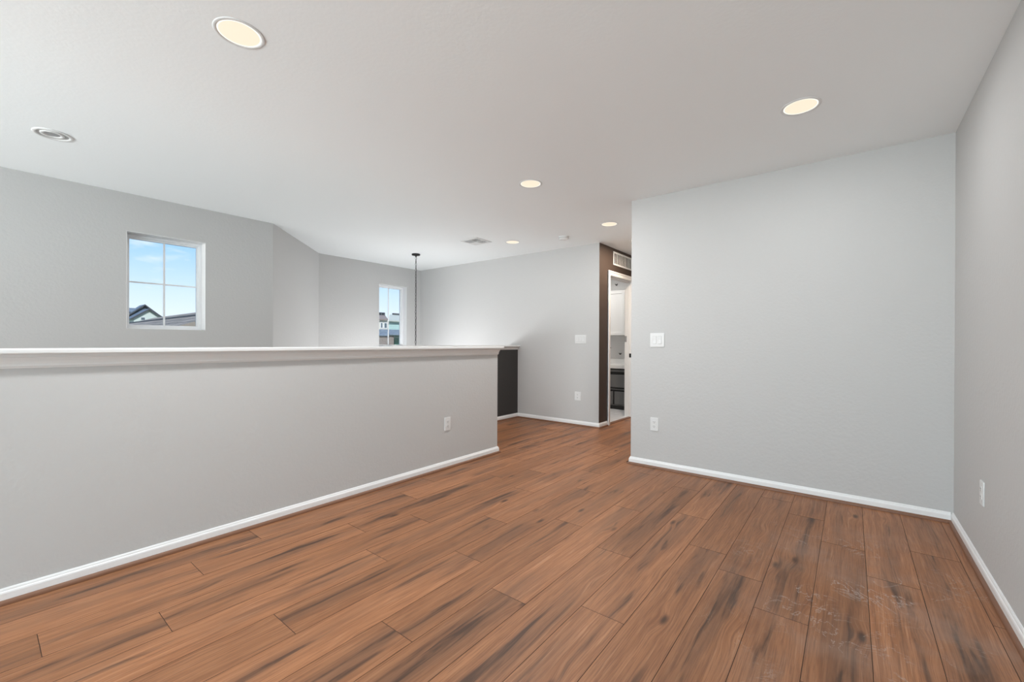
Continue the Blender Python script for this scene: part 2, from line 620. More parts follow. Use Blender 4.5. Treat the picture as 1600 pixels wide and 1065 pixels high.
# window wall on the left, the diagonal, and the stairwell window wall
W1 = (.855, 1.452, 1.232, 2.105)
W2 = (4.236, 4.806, 1.040, 2.105)
wall('wall_left', (XL, YREAR), (0, 1), YL - YREAR, LOW, H, (1, 0), T, [(W1[0] - YREAR, W1[1] - YREAR, W1[2], W1[3])])
dv = Vector((XC - XL, YC - YL))
dl = dv.length
dv.normalize()
wall('wall_diagonal', (XL, YL), tuple(dv), dl, LOW, H, (dv.y, -dv.x), T)
wall('wall_stairwell', (XC, YC), (0, 1), YF - YC, LOW, H, (1, 0), T, [(W2[0] - YC, W2[1] - YC, W2[2], W2[3])])
# rear wall behind the camera; openings added to let the fill lights in
wall('wall_rear', (XL - T, YREAR), (1, 0), XR - XL + 2 * T, LOW, H, (0, 1), T,
     [(2.42, 5.35, .10, 2.30), (.28, 2.02, .35, 2.28), (.28, 2.02, -2.45, -.35)])
# lower storey: entry floor, wall under the half wall
bm = bmesh.new()
prism(bm, [(XC, YREAR), (XH - HT, YREAR), (XH - HT, YF), (XC, YF)], LOW - .1, LOW)
struct(link('floor_entry', bm, M['stair']))
wall('wall_stair', (XH - HT, YREAR), (0, 1), YF - YREAR, LOW, -.121, (-1, 0), .1)
bm = bmesh.new()
for k in range(14):
    z = -(k + 1) * .19
    y = 3.2 - k * .255
    box(bm, (XD, y - .28, z - .19), (XH - HT, y, z))
struct(link('stairs', bm, M['stair']))

# half wall beside the stairs
bm = bmesh.new()
prism(bm, [(XH - HT, YREAR), (XH, YREAR), (XH, YH), (XH - HT, YH)], -.1, 1.06)
struct(link('wall_half', bm, M['wall']))
# charcoal guard wall on the other side of the stairs
bm = bmesh.new()
prism(bm, [(XD - .12, 3.02), (XD, 3.02), (XD, YF), (XD - .12, YF)], -.1, 1.06)
struct(link('wall_guard', bm, M['charcoal']))

def cap(name, x0, x1, y0, y1, crown, over=.052):
    """flat board with a rounded nose and a small crown moulding under it; the far end dies into a wall or runs on"""
    root = struct(empty(name, ((x0 + x1) / 2, (y0 + y1) / 2, 1.06)))
    bm = bmesh.new()
    box(bm, (x0 - over, y0, 1.0605), (x1 + over, y1, 1.083), .007, 3)
    b = link('cap_board', bm, M['cap'], root)
    b.location = -root.location
    return root, crown

CROWN = [(0, 0), (.004, 0), (.006, .006), (.009, .009), (.009, .018), (.012, .030), (.016, .040), (.018, .046), (.020, .048), (.020, .0625), (0, .0625)]
r, _ = cap('trim_1', XH - HT, XH, YREAR, YH + .046, None)
bm = bmesh.new()
sweep(bm, [(XH, YREAR), (XH, YH), (XH - HT, YH), (XH - HT, YREAR)][::-1], [(-o, .998 + z) for o, z in CROWN])
c = link('crown_moulding', bm, M['cap'], r)
c.location = -r.location
r, _ = cap('trim_2', XD - .12, XD, 2.98, YF - .001, None)
bm = bmesh.new()
sweep(bm, [(XD, YF - .001), (XD, 3.02), (XD - .12, 3.02), (XD - .12, YF - .001)], [(-o, 1.020 + z * .62) for o, z in CROWN])
c = link('crown_moulding', bm, M['cap'], r)
c.location = -r.location

# ------------------------------------------------------------------ baseboards with their wooden shoe moulding
BASE = [(0, .014), (.013, .014), (.013, .046), (.011, .052), (.008, .055), (.007, .060), (.004, .065), (0, .066)]
SHOE = [(0, 0), (.027, 0), (.027, .004), (.0255, .010), (.022, .015), (.017, .0185), (.012, .0195), (0, .0195)]
def baseboard(name, path):
    bm = bmesh.new()
    sweep(bm, path, BASE)
    b = struct(link(name, bm, M['trim']))
    bm = bmesh.new()
    sweep(bm, path, SHOE)
    link('shoe_moulding', bm, M['shoe'], b)
    return b
e = .0005
baseboard('baseboard_right', [(XR - e, YB - .001), (XR - e, YREAR)])
baseboard('baseboard_back', [(XE - e, YHALL), (XE - e, YB - e), (XR - .014, YB - e)])
baseboard('baseboard_half', [(XH + e, YREAR), (XH + e, YH + e), (XH - HT, YH + e)])
baseboard('baseboard_far', [(XD + .014, YF - e), (XW + e, YF - e), (XW + e, DOOR0 - .068)])
baseboard('baseboard_guard', [(XD + e, YH - .1), (XD + e, YF - .001)])

# ------------------------------------------------------------------ windows
def window(name, x, spec, mid_rail):
    y0, y1, z0, z1 = spec
    root = struct(empty(name, (x, (y0 + y1) / 2, z0)))
    def add(nm, bm, m, par=root):
        o = link(nm, bm, m, par)
        o.location = -root.location if par is root else (0, 0, 0)
        return o
    xf = x - .108
    bm = bmesh.new()                               # return of the opening, whiter than the wall
    t = .003
    box(bm, (x - T + .001, y0, z0), (x + .001, y0 + t, z1))
    box(bm, (x - T + .001, y1 - t, z0), (x + .001, y1, z1))
    box(bm, (x - T + .001, y0, z1 - t), (x + .001, y1, z1))
    box(bm, (x - T + .001, y0, z0), (x + .001, y1, z0 + t))
    add('window_jamb', bm, M['trim'])
    bm = bmesh.new()                               # outer frame, then the slimmer sash inside it
    fw = .024
    a0, a1, b0, b1 = y0 + t, y1 - t, z0 + t, z1 - t
    for w_, xa, xb in ((fw, xf - .05, xf), (fw + .014, xf - .05, xf - .018)):
        box(bm, (xa, a0, b0), (xb, a0 + w_, b1), .002)
        box(bm, (xa, a1 - w_, b0), (xb, a1, b1), .002)
        box(bm, (xa, a0 + w_, b1 - w_), (xb, a1 - w_, b1), .002)
        box(bm, (xa, a0 + w_, b0), (xb, a1 - w_, b0 + w_), .002)
    add('window_frame', bm, M['vinyl'])
    g = fw + .014
    bm = bmesh.new()
    ym = (a0 + a1) / 2
    box(bm, (xf - .040, ym - .008, b0 + g), (xf - .030, ym + .008, b1 - g), .002)
    if mid_rail:
        zm = (b0 + b1) / 2
        box(bm, (xf - .0395, a0 + g, zm - .007), (xf - .0305, a1 - g, zm + .007), .002)
    add('muntin', bm, M['vinyl'])
    bm = bmesh.new()
    box(bm, (xf - .038, a0 + g, b0 + g), (xf - .034, a1 - g, b1 - g))
    add('window_pane', bm, M['glass'])
    return root
window('window_1', XL, W1, True)
window('window_2', XC, W2, False)

# ------------------------------------------------------------------ laundry doorway
root = struct(empty('door_1', (XW, (DOOR0 + DOOR1) / 2, 0)))
def addroot(nm, bm, m, par, smooth=False):
    o = link(nm, bm, m, par, smooth)
    o.location = -par.matrix_basis.translation
    return o
bm = bmesh.new()
CW = .062
def casing(bm, x, sgn):
    for k, (off, wd, th) in enumerate(((0, CW, .011), (.010, CW - .012, .016), (.034, .026, .020))):
        a, b = DOOR0 - off - (wd if k else CW), DOOR1 + off + (wd if k else CW)
    th = .017 * sgn
    box(bm, (x, DOOR0 - CW, 0), (x + th, DOOR0 + .002, DOORH + CW), .004, 2)
    box(bm, (x, DOOR1 - .002, 0), (x + th, DOOR1 + CW, DOORH + CW), .004, 2)
    box(bm, (x, DOOR0 + .0025, DOORH - .002), (x + th, DOOR1 - .0025, DOORH + CW), .004, 2)
    box(bm, (x, DOOR0 - CW, 0), (x + th * 1.4, DOOR0 - CW + .02, DOORH + CW), .004, 2)
    box(bm, (x, DOOR1 + CW - .02, 0), (x + th * 1.4, DOOR1 + CW, DOORH + CW), .004, 2)
    box(bm, (x, DOOR0 - CW + .0205, DOORH + CW - .02), (x + th * 1.4, DOOR1 + CW - .0205, DOORH + CW), .004, 2)
casing(bm, XW + .0005, 1)
addroot('door_casing', bm, M['trim'], root)
bm = bmesh.new()
box(bm, (XW - .114, DOOR0, 0), (XW, DOOR0 + .014, DOORH))
box(bm, (XW - .114, DOOR1 - .014, 0), (XW, DOOR1, DOORH))
box(bm, (XW - .114, DOOR0 + .0145, DOORH - .014), (XW, DOOR1 - .0145, DOORH))
box(bm, (XW - .075, DOOR0 + .0145, 0), (XW - .042, DOOR0 + .025, DOORH - .014))
box(bm, (XW - .075, DOOR1 - .025, 0), (XW - .042, DOOR1 - .0145, DOORH - .014))
box(bm, (XW - .075, DOOR0 + .026, DOORH - .025), (XW - .042, DOOR1 - .026, DOORH - .0145))
addroot('door_jamb', bm, M['trim'], root)
bm = bmesh.new()
box(bm, (XW - .040, DOOR1 - .0165, .905), (XW - .010, DOOR1 - .0145, .965), .0006, 1)
addroot('strike_plate', bm, M['black'], root)
bm = bmesh.new()
box(bm, (XW - .114, DOOR1 - .0165, 1.14), (XW - .082, DOOR1 - .0145, 1.23), .0006, 1)
addroot('hinge', bm, M['grey'], root)
bm = bmesh.new()
box(bm, (XW - .055, DOOR0 + .0145, 0), (XW + .004, DOOR1 - .0145, .009), .003, 2)
addroot('threshold', bm, M['shoe'], root)

# ------------------------------------------------------------------ ceiling fittings
def downlight(x, y, label, power, color=(.97, .985, 1.0)):
    t = thing('recessed_light', label, 'ceiling light', (x, y, H), 0, 'recessed ceiling lights that are on')
    bm = bmesh.new()
    lathe(bm, [(.0965, -.0002), (.0962, -.0018), (.094, -.0032), (.089, -.0038), (.0845, -.0034), (.0825, -.0024), (.0815, -.001)], 56)
    link('trim_ring', bm, M['white'], t, True)
    bm = bmesh.new()
    lathe(bm, [(.0760, -.0014), (.060, -.0018), (.03, -.0022), (.0005, -.0024)], 56)
    link('lens', bm, M['lens'], t, True)
    bm = bmesh.new()
    lathe(bm, [(.0818, -.0012), (.0759, -.0014)], 56)
    link('trim_lip_glow', bm, M['rim'], t, True)
    d = bpy.data.lights.new('recessed_light_lamp', 'AREA')
    d.shape = 'DISK'
    d.size = .15
    d.energy = power
    d.color = color
    o = bpy.data.objects.new('recessed_light_lamp', d)
    COL.objects.link(o)
    o.location = (x, y, H - .012)
    return t
P = 1.6
downlight(-2.066, .713, 'lit recessed ceiling light nearest the viewer, above the long half wall', 21)
downlight(-.226, 2.870, 'lit recessed ceiling light near the right end of the plain back wall', 5.2)
downlight(-2.095, 2.884, 'lit recessed ceiling light in mid ceiling, left of the back wall corner', 14)
downlight(-2.110, 4.395, 'lit recessed ceiling light just left of the back wall corner, before the passage', 6)
downlight(-3.484, 4.402, 'small lit recessed ceiling light between the air vent and the smoke detector', .8)
downlight(-2.150, 5.300, 'recessed ceiling light in the passage, almost hidden by the back wall corner', 14, (1, .80, .62))

t = thing('recessed_spotlight', 'unlit white recessed spotlight with swivel eyeball in the ceiling far left', 'ceiling light', (-4.012, .322, H))
bm = bmesh.new()
lathe(bm, [(.094, -.0002), (.094, -.003), (.091, -.006), (.082, -.007), (.076, -.0055), (.073, -.002), (.072, -.0006)], 56)
link('trim_ring', bm, M['white'], t, True)
bm = bmesh.new()
lathe(bm, [(.072, -.0008), (.050, -.0012), (.0005, -.0014)], 56)
link('recess', bm, M['lampgrey'], t, True)
bm = bmesh.new()
lathe(bm, [(.056, -.0014), (.056, -.005), (.053, -.0075), (.047, -.0085), (.041, -.0075), (.038, -.005), (.036, -.0025)], 48, (.009, -.004, 0))
g = link('eyeball', bm, M['white'], t, True)
bm = bmesh.new()
lathe(bm, [(.0365, -.0026), (.025, -.003), (.012, -.0036), (.0005, -.004)], 40, (.009, -.004, 0))
link('reflector', bm, M['grey'], g, True)

t = thing('smoke_detector', 'round white smoke detector on the ceiling before the passage', 'smoke detector', (-2.802, 4.560, H))
bm = bmesh.new()
lathe(bm, [(.0005, -.0001), (.066, -.0002), (.068, -.003), (.068, -.010), (.066, -.012), (.0005, -.012)], 48)
link('base', bm, M['white'], t, True)
bm = bmesh.new()
lathe(bm, [(.058, -.0125), (.061, -.016), (.061, -.030), (.057, -.037), (.046, -.042), (.028, -.044), (.0005, -.0445)], 48)
link('cover', bm, M['white'], t, True)
bm = bmesh.new()
for k in range(20):
    a = 2 * PI * k / 20
    m4 = Matrix.Rotation(a, 4, 'Z') @ Matrix.Translation((.0605, 0, -.024)) @ Matrix.Diagonal((.003, .011, .005, 1))
    bmesh.ops.create_cube(bm, size=1, matrix=m4)
link('vent_slots', bm, M['slot'], t)
bm = bmesh.new()
lathe(bm, [(.0035, -.0440), (.0035, -.0462), (.0005, -.0466)], 12, (.02, -.01, 0))
link('indicator', bm, M['slot'], t)

t = thing('ceiling_vent', 'square white ceiling air vent with two banks of louvers near the stairwell', 'vent', (-3.832, 4.075, H))
bm = bmesh.new()
s, w_ = .145, .030
for a, b in (((-s, -s), (s, -s + w_)), ((-s, s - w_), (s, s)), ((-s, -s + w_), (-s + w_, s - w_)), ((s - w_, -s + w_), (s, s - w_))):
    box(bm, (*a, -.009), (*b, -.0003), .003)
link('frame', bm, M['white'], t)
bm = bmesh.new()
box(bm, (-.116, -.116, -.0012), (.116, .116, -.0005))
link('duct_opening', bm, M['duct'], t)
for (x0, y0, ang) in ((-.116, -.116, 82), (.002, -.116, 12), (-.116, .002, -14), (.002, .002, 10)):
    bm = bmesh.new()
    for k in range(7):
        yy = y0 + (k + .5) * .114 / 7
        m4 = Matrix.Translation((x0 + .057, yy, -.0065)) @ Matrix.Rotation(math.radians(ang), 4, 'X') @ Matrix.Diagonal((.112, .0095 if abs(ang) > 45 else .0150, .001, 1))
        bmesh.ops.create_cube(bm, size=1, matrix=m4)
    link('louver_bank', bm, M['white'], t)
bm = bmesh.new()
box(bm, (-.116, -.003, -.010), (.116, .003, -.002))
box(bm, (-.003, -.116, -.010), (.003, .116, -.002))
link('cross_bar', bm, M['white'], t)

# pendant
t = thing('pendant_light', 'black chain pendant hanging from a round black ceiling canopy in the stairwell', 'pendant light', (-5.095, 4.115, H))
bm = bmesh.new()
lathe(bm, [(.0005, -.0002), (.060, -.0003), (.063, -.004), (.063, -.014), (.059, -.021), (.045, -.025), (.016, -.028), (.010, -.034), (.010, -.046), (.0005, -.047)], 40)
link('canopy', bm, M['black'], t, True)
bm = bmesh.new()
def torus_link(bm, c, rot, rx=.0105, rz=.0255, r=.0030):
    n, k = 14, 6
    rings = []
    for i in range(n):
        a = 2 * PI * i / n
        ctr = Vector((rx * math.cos(a), 0, rz * math.sin(a)))
        tn = Vector((-rx * math.sin(a), 0, rz * math.cos(a))).normalized()
        nn = Vector((tn.z, 0, -tn.x))
        rr = []
        for j in range(k):
            b = 2 * PI * j / k
            p = ctr + nn * (r * math.cos(b)) + Vector((0, 1, 0)) * (r * math.sin(b))
            p = Matrix.Rotation(rot, 3, 'Z') @ p + Vector(c)
            rr.append(bm.verts.new(p))
        rings.append(rr)
    for i in range(n):
        a, b = rings[i], rings[(i + 1) % n]
        for j in range(k):
            bm.faces.new((a[j], a[(j + 1) % k], b[(j + 1) % k], b[j]))
z, k = -.064, 0
while z > -1.80:
    torus_link(bm, (0, 0, z), (k % 2) * PI / 2 + .35)
    z -= .0445
    k += 1
link('chain', bm, M['black'], t, True)
bm = bmesh.new()                                     # supply cord threaded through the chain
n = 60
rr = []
for i in range(n + 1):
    zz = -.046 - i * 1.75 / n
    cx, cy = .005 * math.sin(i * 1.1), .005 * math.cos(i * .8)
    rr.append([bm.verts.new((cx + .0014 * math.cos(a), cy + .0014 * math.sin(a), zz)) for a in (0, PI / 3, 2 * PI / 3, PI, 4 * PI / 3, 5 * PI / 3)])
for a, b in zip(rr, rr[1:]):
    for j in range(6):
        bm.faces.new((a[j], a[(j + 1) % 6], b[(j + 1) % 6], b[j]))
link('cord', bm, M['black'], t, True)
bm = bmesh.new()                                     # fixture under the chain, down behind the half wall
lathe(bm, [(.0005, -1.79), (.012, -1.795), (.05, -1.83), (.055, -1.86), (.03, -1.88), (.012, -1.90), (.012, -2.20), (.02, -2.22), (.0005, -2.24)], 24)
for q in range(3):
    a = q * 2 * PI / 3
    ca, sa = math.cos(a), math.sin(a)
    m4 = Matrix.Rotation(a, 4, 'Z') @ Matrix.Translation((.10, 0, -2.17)) @ Matrix.Diagonal((.2, .014, .014, 1))
    bmesh.ops.create_cube(bm, size=1, matrix=m4)
    lathe(bm, [(.0005, -2.18), (.03, -2.175), (.034, -2.15), (.022, -2.12), (.0005, -2.12)], 20, (.2 * ca, .2 * sa, 0))
link('fixture_body', bm, M['black'], t)
for q in range(3):
    a = q * 2 * PI / 3
    bm = bmesh.new()
    lathe(bm, [(.0005, -2.115), (.02, -2.11), (.034, -2.08), (.034, -2.05), (.02, -2.02), (.0005, -2.012)], 20, (.2 * math.cos(a), .2 * math.sin(a), 0))
    link('bulb', bm, M['bulb'], t, True)
ld = bpy.data.lights.new('pendant_lamp', 'POINT')
ld.energy = 47
ld.shadow_soft_size = .25
ld.color = (.98, 1, 1.03)
lo = bpy.data.objects.new('pendant_lamp', ld)
COL.objects.link(lo)
lo.location = (-5.095, 4.115, .62)

# ------------------------------------------------------------------ wall plates (built facing -Y, then turned)
def rounded_rect(bm, w, h, r, y0, y1, cx=0, cz=0, n=5):
    pts = []
    for sx, sz, a0 in ((1, 1, 0), (-1, 1, PI / 2), (-1, -1, PI), (1, -1, 3 * PI / 2)):
        for i in range(n + 1):
            a = a0 + i * PI / 2 / n
            pts.append((cx + sx * (w / 2 - r) + r * math.cos(a), cz + sz * (h / 2 - r) + r * math.sin(a)))
    a = [bm.verts.new((x, y0, z)) for x, z in pts]
    b = [bm.verts.new((x, y1, z)) for x, z in pts]
    bm.faces.new(a)
    bm.faces.new(b[::-1])
    for i in range(len(pts)):
        j = (i + 1) % len(pts)
        bm.faces.new((a[i], a[j], b[j], b[i]))

def plate(bm, w, h):
    rounded_rect(bm, w, h, .004, -.0035, -.0003)
    rounded_rect(bm, w - .006, h - .006, .003, -.0062, -.0035)

def outlet(loc, rotz, label, w=.074, h=.118):
    t = thing('wall_outlet', label, 'outlet', loc, rotz, 'white duplex wall outlets')
    bm = bmesh.new()
    plate(bm, w, h)
    link('plate', bm, M['white'], t)
    for s in (-1, 1):
        bm = bmesh.new()
        zc = s * .0195
        pts = [(x, z) for x, z in [(.0168 * math.cos(a), .0168 * math.sin(a)) for a in [2 * PI * q / 28 for q in range(28)]]]
        pts = [(x, max(-.0135, min(.0135, z)) + zc) for x, z in pts]
        a = [bm.verts.new((x, -.0082, z)) for x, z in pts]
        b = [bm.verts.new((x, -.0060, z)) for x, z in pts]
        bm.faces.new(a)
        for i in range(28):
            j = (i + 1) % 28
            bm.faces.new((a[i], a[j], b[j], b[i]))
        rc = link('receptacle', bm, M['white'], t)
        bm = bmesh.new()
        box(bm, (-.0078, -.0086, zc - .002), (-.0052, -.0080, zc + .0075))
        box(bm, (.0052, -.0086, zc - .001), (.0078, -.0080, zc + .0065))
        m4 = Matrix.Translation((0, -.0083, zc - .0075)) @ Matrix.Rotation(PI / 2, 4, 'X')
        bmesh.ops.create_cone(bm, cap_ends=True, segments=12, radius1=.0028, radius2=.0028, depth=.0006, matrix=m4)
        link('slots', bm, M['slot'], rc)
    bm = bmesh.new()
    m4 = Matrix.Translation((0, -.0068, 0)) @ Matrix.Rotation(PI / 2, 4, 'X')
    bmesh.ops.create_cone(bm, cap_ends=True, segments=14, radius1=.0034, radius2=.003, depth=.0014, matrix=m4)
    link('screw', bm, M['white'], t)
    return t
outlet((-1.383, YB - e, .392), 0, 'white duplex outlet on the plain back wall, low, below the two-rocker switch')
outlet((-2.912, YF - e, .400), 0, 'white duplex outlet low on the far hall wall, below the wide switch plate', .092)
outlet((XH + e, 2.634, .394), PI / 2, 'white duplex outlet on the long half wall beside the stairs')
outlet((XR - e, 3.060, .392), -PI / 2, 'white duplex outlet on the right-hand wall, seen edge-on')

def switch(loc, n, label, w, h):
    t = thing('light_switch', label, 'light switch', loc)
    bm = bmesh.new()
    plate(bm, w, h)
    link('plate', bm, M['white'], t)
    for k in range(n):
        cx = (k - (n - 1) / 2) * .046
        bm = bmesh.new()
        rounded_rect(bm, .0345, .068, .002, -.0064, -.0060, cx)
        link('surround', bm, M['lampgrey'], t)
        bm = bmesh.new()
        vs = []
        for (x, z, y) in ((-.0155, -.0325, -.0105), (.0155, -.0325, -.0105), (.0155, 0, -.0072), (-.0155, 0, -.0072), (.0155, .0325, -.0088), (-.0155, .0325, -.0088)):
            vs.append(bm.verts.new((cx + x, y, z)))
        bk = [bm.verts.new((cx + x, -.0062, z)) for x, z in ((-.0155, -.0325), (.0155, -.0325), (.0155, .0325), (-.0155, .0325))]
        bm.faces.new((vs[0], vs[1], vs[2], vs[3]))
        bm.faces.new((vs[3], vs[2], vs[4], vs[5]))
        bm.faces.new((bk[0], bk[1], vs[1], vs[0]))
        bm.faces.new((bk[3], bk[2], vs[4], vs[5]))
        bm.faces.new((bk[1], bk[2], vs[4], vs[2], vs[1]))
        bm.faces.new((bk[0], bk[3], vs[5], vs[3], vs[0]))
        link('rocker', bm, M['white'], t)
    return t
switch((-1.360, YB - e, 1.148), 2, 'white double rocker switch plate on the plain back wall', .128, .124)
switch((-2.872, YF - e, 1.172), 3, 'wide white switch plate on the far hall wall beside the passage', .170, .118)

# return air grille over the doorway
t = thing('air_grille', 'white rectangular air grille high on the charcoal wall above the doorway', 'vent', (XW + e, 5.93, 2.302), PI / 2)
bm = bmesh.new()
hw, hh, b_ = .40, .094, .022
for a, b in (((-hw, -hh), (hw, -hh + b_)), ((-hw, hh - b_), (hw, hh)), ((-hw, -hh + b_), (-hw + b_, hh - b_)), ((hw - b_, -hh + b_), (hw, hh - b_))):
    box(bm, (a[0], -.010, a[1]), (b[0], -.0004, b[1]), .003)
link('frame', bm, M['trim'], t)
bm = bmesh.new()
box(bm, (-hw + b_, -.0012, -hh + b_), (hw - b_, -.0005, hh - b_))
link('duct_opening', bm, M['duct'], t)
bm = bmesh.new()
for k in range(1, 14):
    x = -hw + b_ + k * (2 * hw - 2 * b_) / 14
    box(bm, (x - .005, -.009, -hh + b_), (x + .005, -.004, hh - b_))
link('bars', bm, M['trim'], t)
bm = bmesh.new()
for k in range(9):
    z = -hh + b_ + (k + .5) * (2 * hh - 2 * b_) / 9
    m4 = Matrix.Translation((0, -.0035, z)) @ Matrix.Rotation(math.radians(38), 4, 'X') @ Matrix.Diagonal((2 * hw - 2 * b_, .007, .0012, 1))
    bmesh.ops.create_cube(bm, size=1, matrix=m4)
link('louvers', bm, M['grey'], t)

# ------------------------------------------------------------------ laundry furniture
t = thing('wall_cabinet', 'white panelled wall cabinet seen through the laundry doorway', 'cabinet', (-3.40, YLAU, 1.26))
bm = bmesh.new()
box(bm, (-.90, -.30, 0), (.72, -.001, .79), .002, 1)
link('cabinet_body', bm, M['cab'], t)
for k in range(4):
    x0 = -.90 + k * .405
    bm = bmesh.new()
    x1, f = x0 + .401, .055
    box(bm, (x0 + .002, -.321, .003), (x0 + f, -.3005, .787), .002, 1)
    box(bm, (x1 - f, -.321, .003), (x1, -.3005, .787), .002, 1)
    box(bm, (x0 + f, -.321, .003), (x1 - f, -.3005, f), .002, 1)
    box(bm, (x0 + f, -.321, .787 - f), (x1 - f, -.3005, .787), .002, 1)
    d = link('door', bm, M['cab'], t)
    bm = bmesh.new()
    box(bm, (x0 + f, -.310, f), (x1 - f, -.3006, .787 - f))
    link('panel', bm, M['cab'], d)
t = thing('base_cabinet', 'black base cabinet with charcoal drawer and doors under the white laundry counter', 'cabinet', (-3.40, YLAU, .005))
bm = bmesh.new()
box(bm, (-1.1, -.60, .0), (.70, -.001, .688))
link('cabinet_body', bm, M['basedark'], t)
for k in range(2):
    bm = bmesh.new()
    box(bm, (-1.09 + k * .89, -.618, .372), (-.21 + k * .89, -.6005, .585), .003, 1)
    link('drawer', bm, M['panelgrey'], t)
for x0, x1 in ((-1.09, -.66), (-.64, -.21), (-.19, .237), (.262, .69)):
    bm = bmesh.new()
    box(bm, (x0, -.618, .085), (x1, -.6005, .300), .003, 1)
    link('door', bm, M['panelgrey'], t)
bm = bmesh.new()
box(bm, (-1.1, -.612, .632), (.70, -.6005, .668), .002, 1)
box(bm, (-1.1, -.612, .330), (.70, -.6005, .343), .002, 1)
box(bm, (-1.1, -.612, .066), (.70, -.6005, .078), .002, 1)
link('rail', bm, M['panelgrey'], t)
bm = bmesh.new()
box(bm, (-4.55, YLAU - .635, .6945), (-2.72, YLAU - .001, .752), .004, 2)
o = link('countertop', bm, M['counter'])
tag(o, 'white laundry countertop above the black base cabinet', 'countertop')
bm = bmesh.new()
box(bm, (-4.55, YLAU - .02, .7525), (-2.72, YLAU - .001, .84), .003, 1)
link('backsplash', bm, M['counter'], o)
def fitting(x, z, label, nm, cat):
    t = thing(nm, label, cat, (x, YLAU - e, z))
    bm = bmesh.new()
    m4 = Matrix.Translation((0, -.004, 0)) @ Matrix.Rotation(PI / 2, 4, 'X')
    bmesh.ops.create_cone(bm, cap_ends=True, segments=16, radius1=.013, radius2=.012, depth=.007, matrix=m4)
    link('base', bm, M['grey'], t)
    bm = bmesh.new()
    for s, an in ((-1, 38), (1, -38)):
        m4 = Matrix.Translation((s * .011, -.02, .004)) @ Matrix.Rotation(math.radians(an * -s * s), 4, 'Y') @ Matrix.Diagonal((.008, .02, .035, 1))
        bmesh.ops.create_cube(bm, size=1, matrix=m4)
    link('arm', bm, M['black'], t)
fitting(-3.384, 2.191, 'small dark hook on the laundry wall above the white cabinet', 'wall_hook', 'hook')
fitting(-3.304, .925, 'small dark tap on the wall just above the laundry counter', 'wall_tap', 'tap')
bm = bmesh.new()
rounded_rect(bm, .022, .022, .006, -.012, -.0003)
o = link('round_wall_socket', bm, M['slot'], None, False, (-3.506, YLAU - e, 1.037))
tag(o, 'tiny dark socket on the laundry wall between counter and white cabinet', 'socket')
d = bpy.data.lights.new('laundry_lamp', 'AREA')
d.shape = 'DISK'
d.size = .3
d.energy = 13
d.color = (1, .97, .93)
lo = bpy.data.objects.new('laundry_lamp', d)
COL.objects.link(lo)
lo.location = (-3.5, 6.3, H - .03)
t = thing('laundry_ceiling_light', 'round ceiling light of the laundry room, hidden beyond the doorway', 'ceiling light', (-3.5, 6.3, H))
bm = bmesh.new()
lathe(bm, [(.0005, -.0002), (.16, -.0003), (.16, -.012), (.15, -.02), (.0005, -.022)], 32)
link('lens', bm, M['lens'], t, True)

# ------------------------------------------------------------------ outside
bm = bmesh.new()
prism(bm, [(-260, -160), (-6.6, -160), (-6.6, 220), (-260, 220)], -3.6, -3.2)
struct(link('ground', bm, M['ground']))

def roof_slab(bm, pts, th=.12):
    """four corners of the upper face, in order; returns a slab with UVs in metres"""
    uvl = bm.loops.layers.uv.verify()
    P_ = [Vector(p) for p in pts]
    up = [bm.verts.new(p) for p in P_]
    dn = [bm.verts.new(p - Vector((0, 0, th))) for p in P_]
    fs = [bm.faces.new(up), bm.faces.new(dn[::-1])]
    for i in range(len(P_)):
        j = (i + 1) % len(P_)
        fs.append(bm.faces.new((up[i], dn[i], dn[j], up[j])))
    ux = (P_[1] - P_[0]).normalized()
    nn = ux.cross(P_[-1] - P_[0]).normalized()
    uy = nn.cross(ux)
    for f in fs:
        for lp in f.loops:
            q = lp.vert.co - P_[0]
            lp[uvl].uv = (q.dot(ux), q.dot(uy))

# near neighbour: a long shingled roof whose ridge runs away from the window
t = thing('neighbour_house', 'grey shingled roof of the house next door, low in the left window', 'house', (-14, 3, -3.2))
def oadd(nm, bm, m, par):
    o = link(nm, bm, m, par)
    o.location = -Vector(t.location)
    return o
bm = bmesh.new()
roof_slab(bm, [(-19.2, 3.30, 1.735), (-10, 3.30, 1.735), (-10, -1.2, .10), (-19.2, -1.2, .10)])
oadd('roof', bm, M['shingle'], t)
bm = bmesh.new()
box(bm, (-19.2, 3.27, 1.69), (-10, 3.40, 1.765))
oadd('ridge_cap', bm, M['fascia'], t)
bm = bmesh.new()
roof_slab(bm, [(-24.0, 5.0, 2.18), (-10, 5.0, 2.18), (-10, 3.42, 1.60), (-26.5, 3.42, 1.60)])
oadd('upper_roof', bm, M['shingle'], t)
bm = bmesh.new()
box(bm, (-18.9, -.9, -3.2), (-10.3, 4.9, .05))
oadd('wall', bm, M['siding'], t)

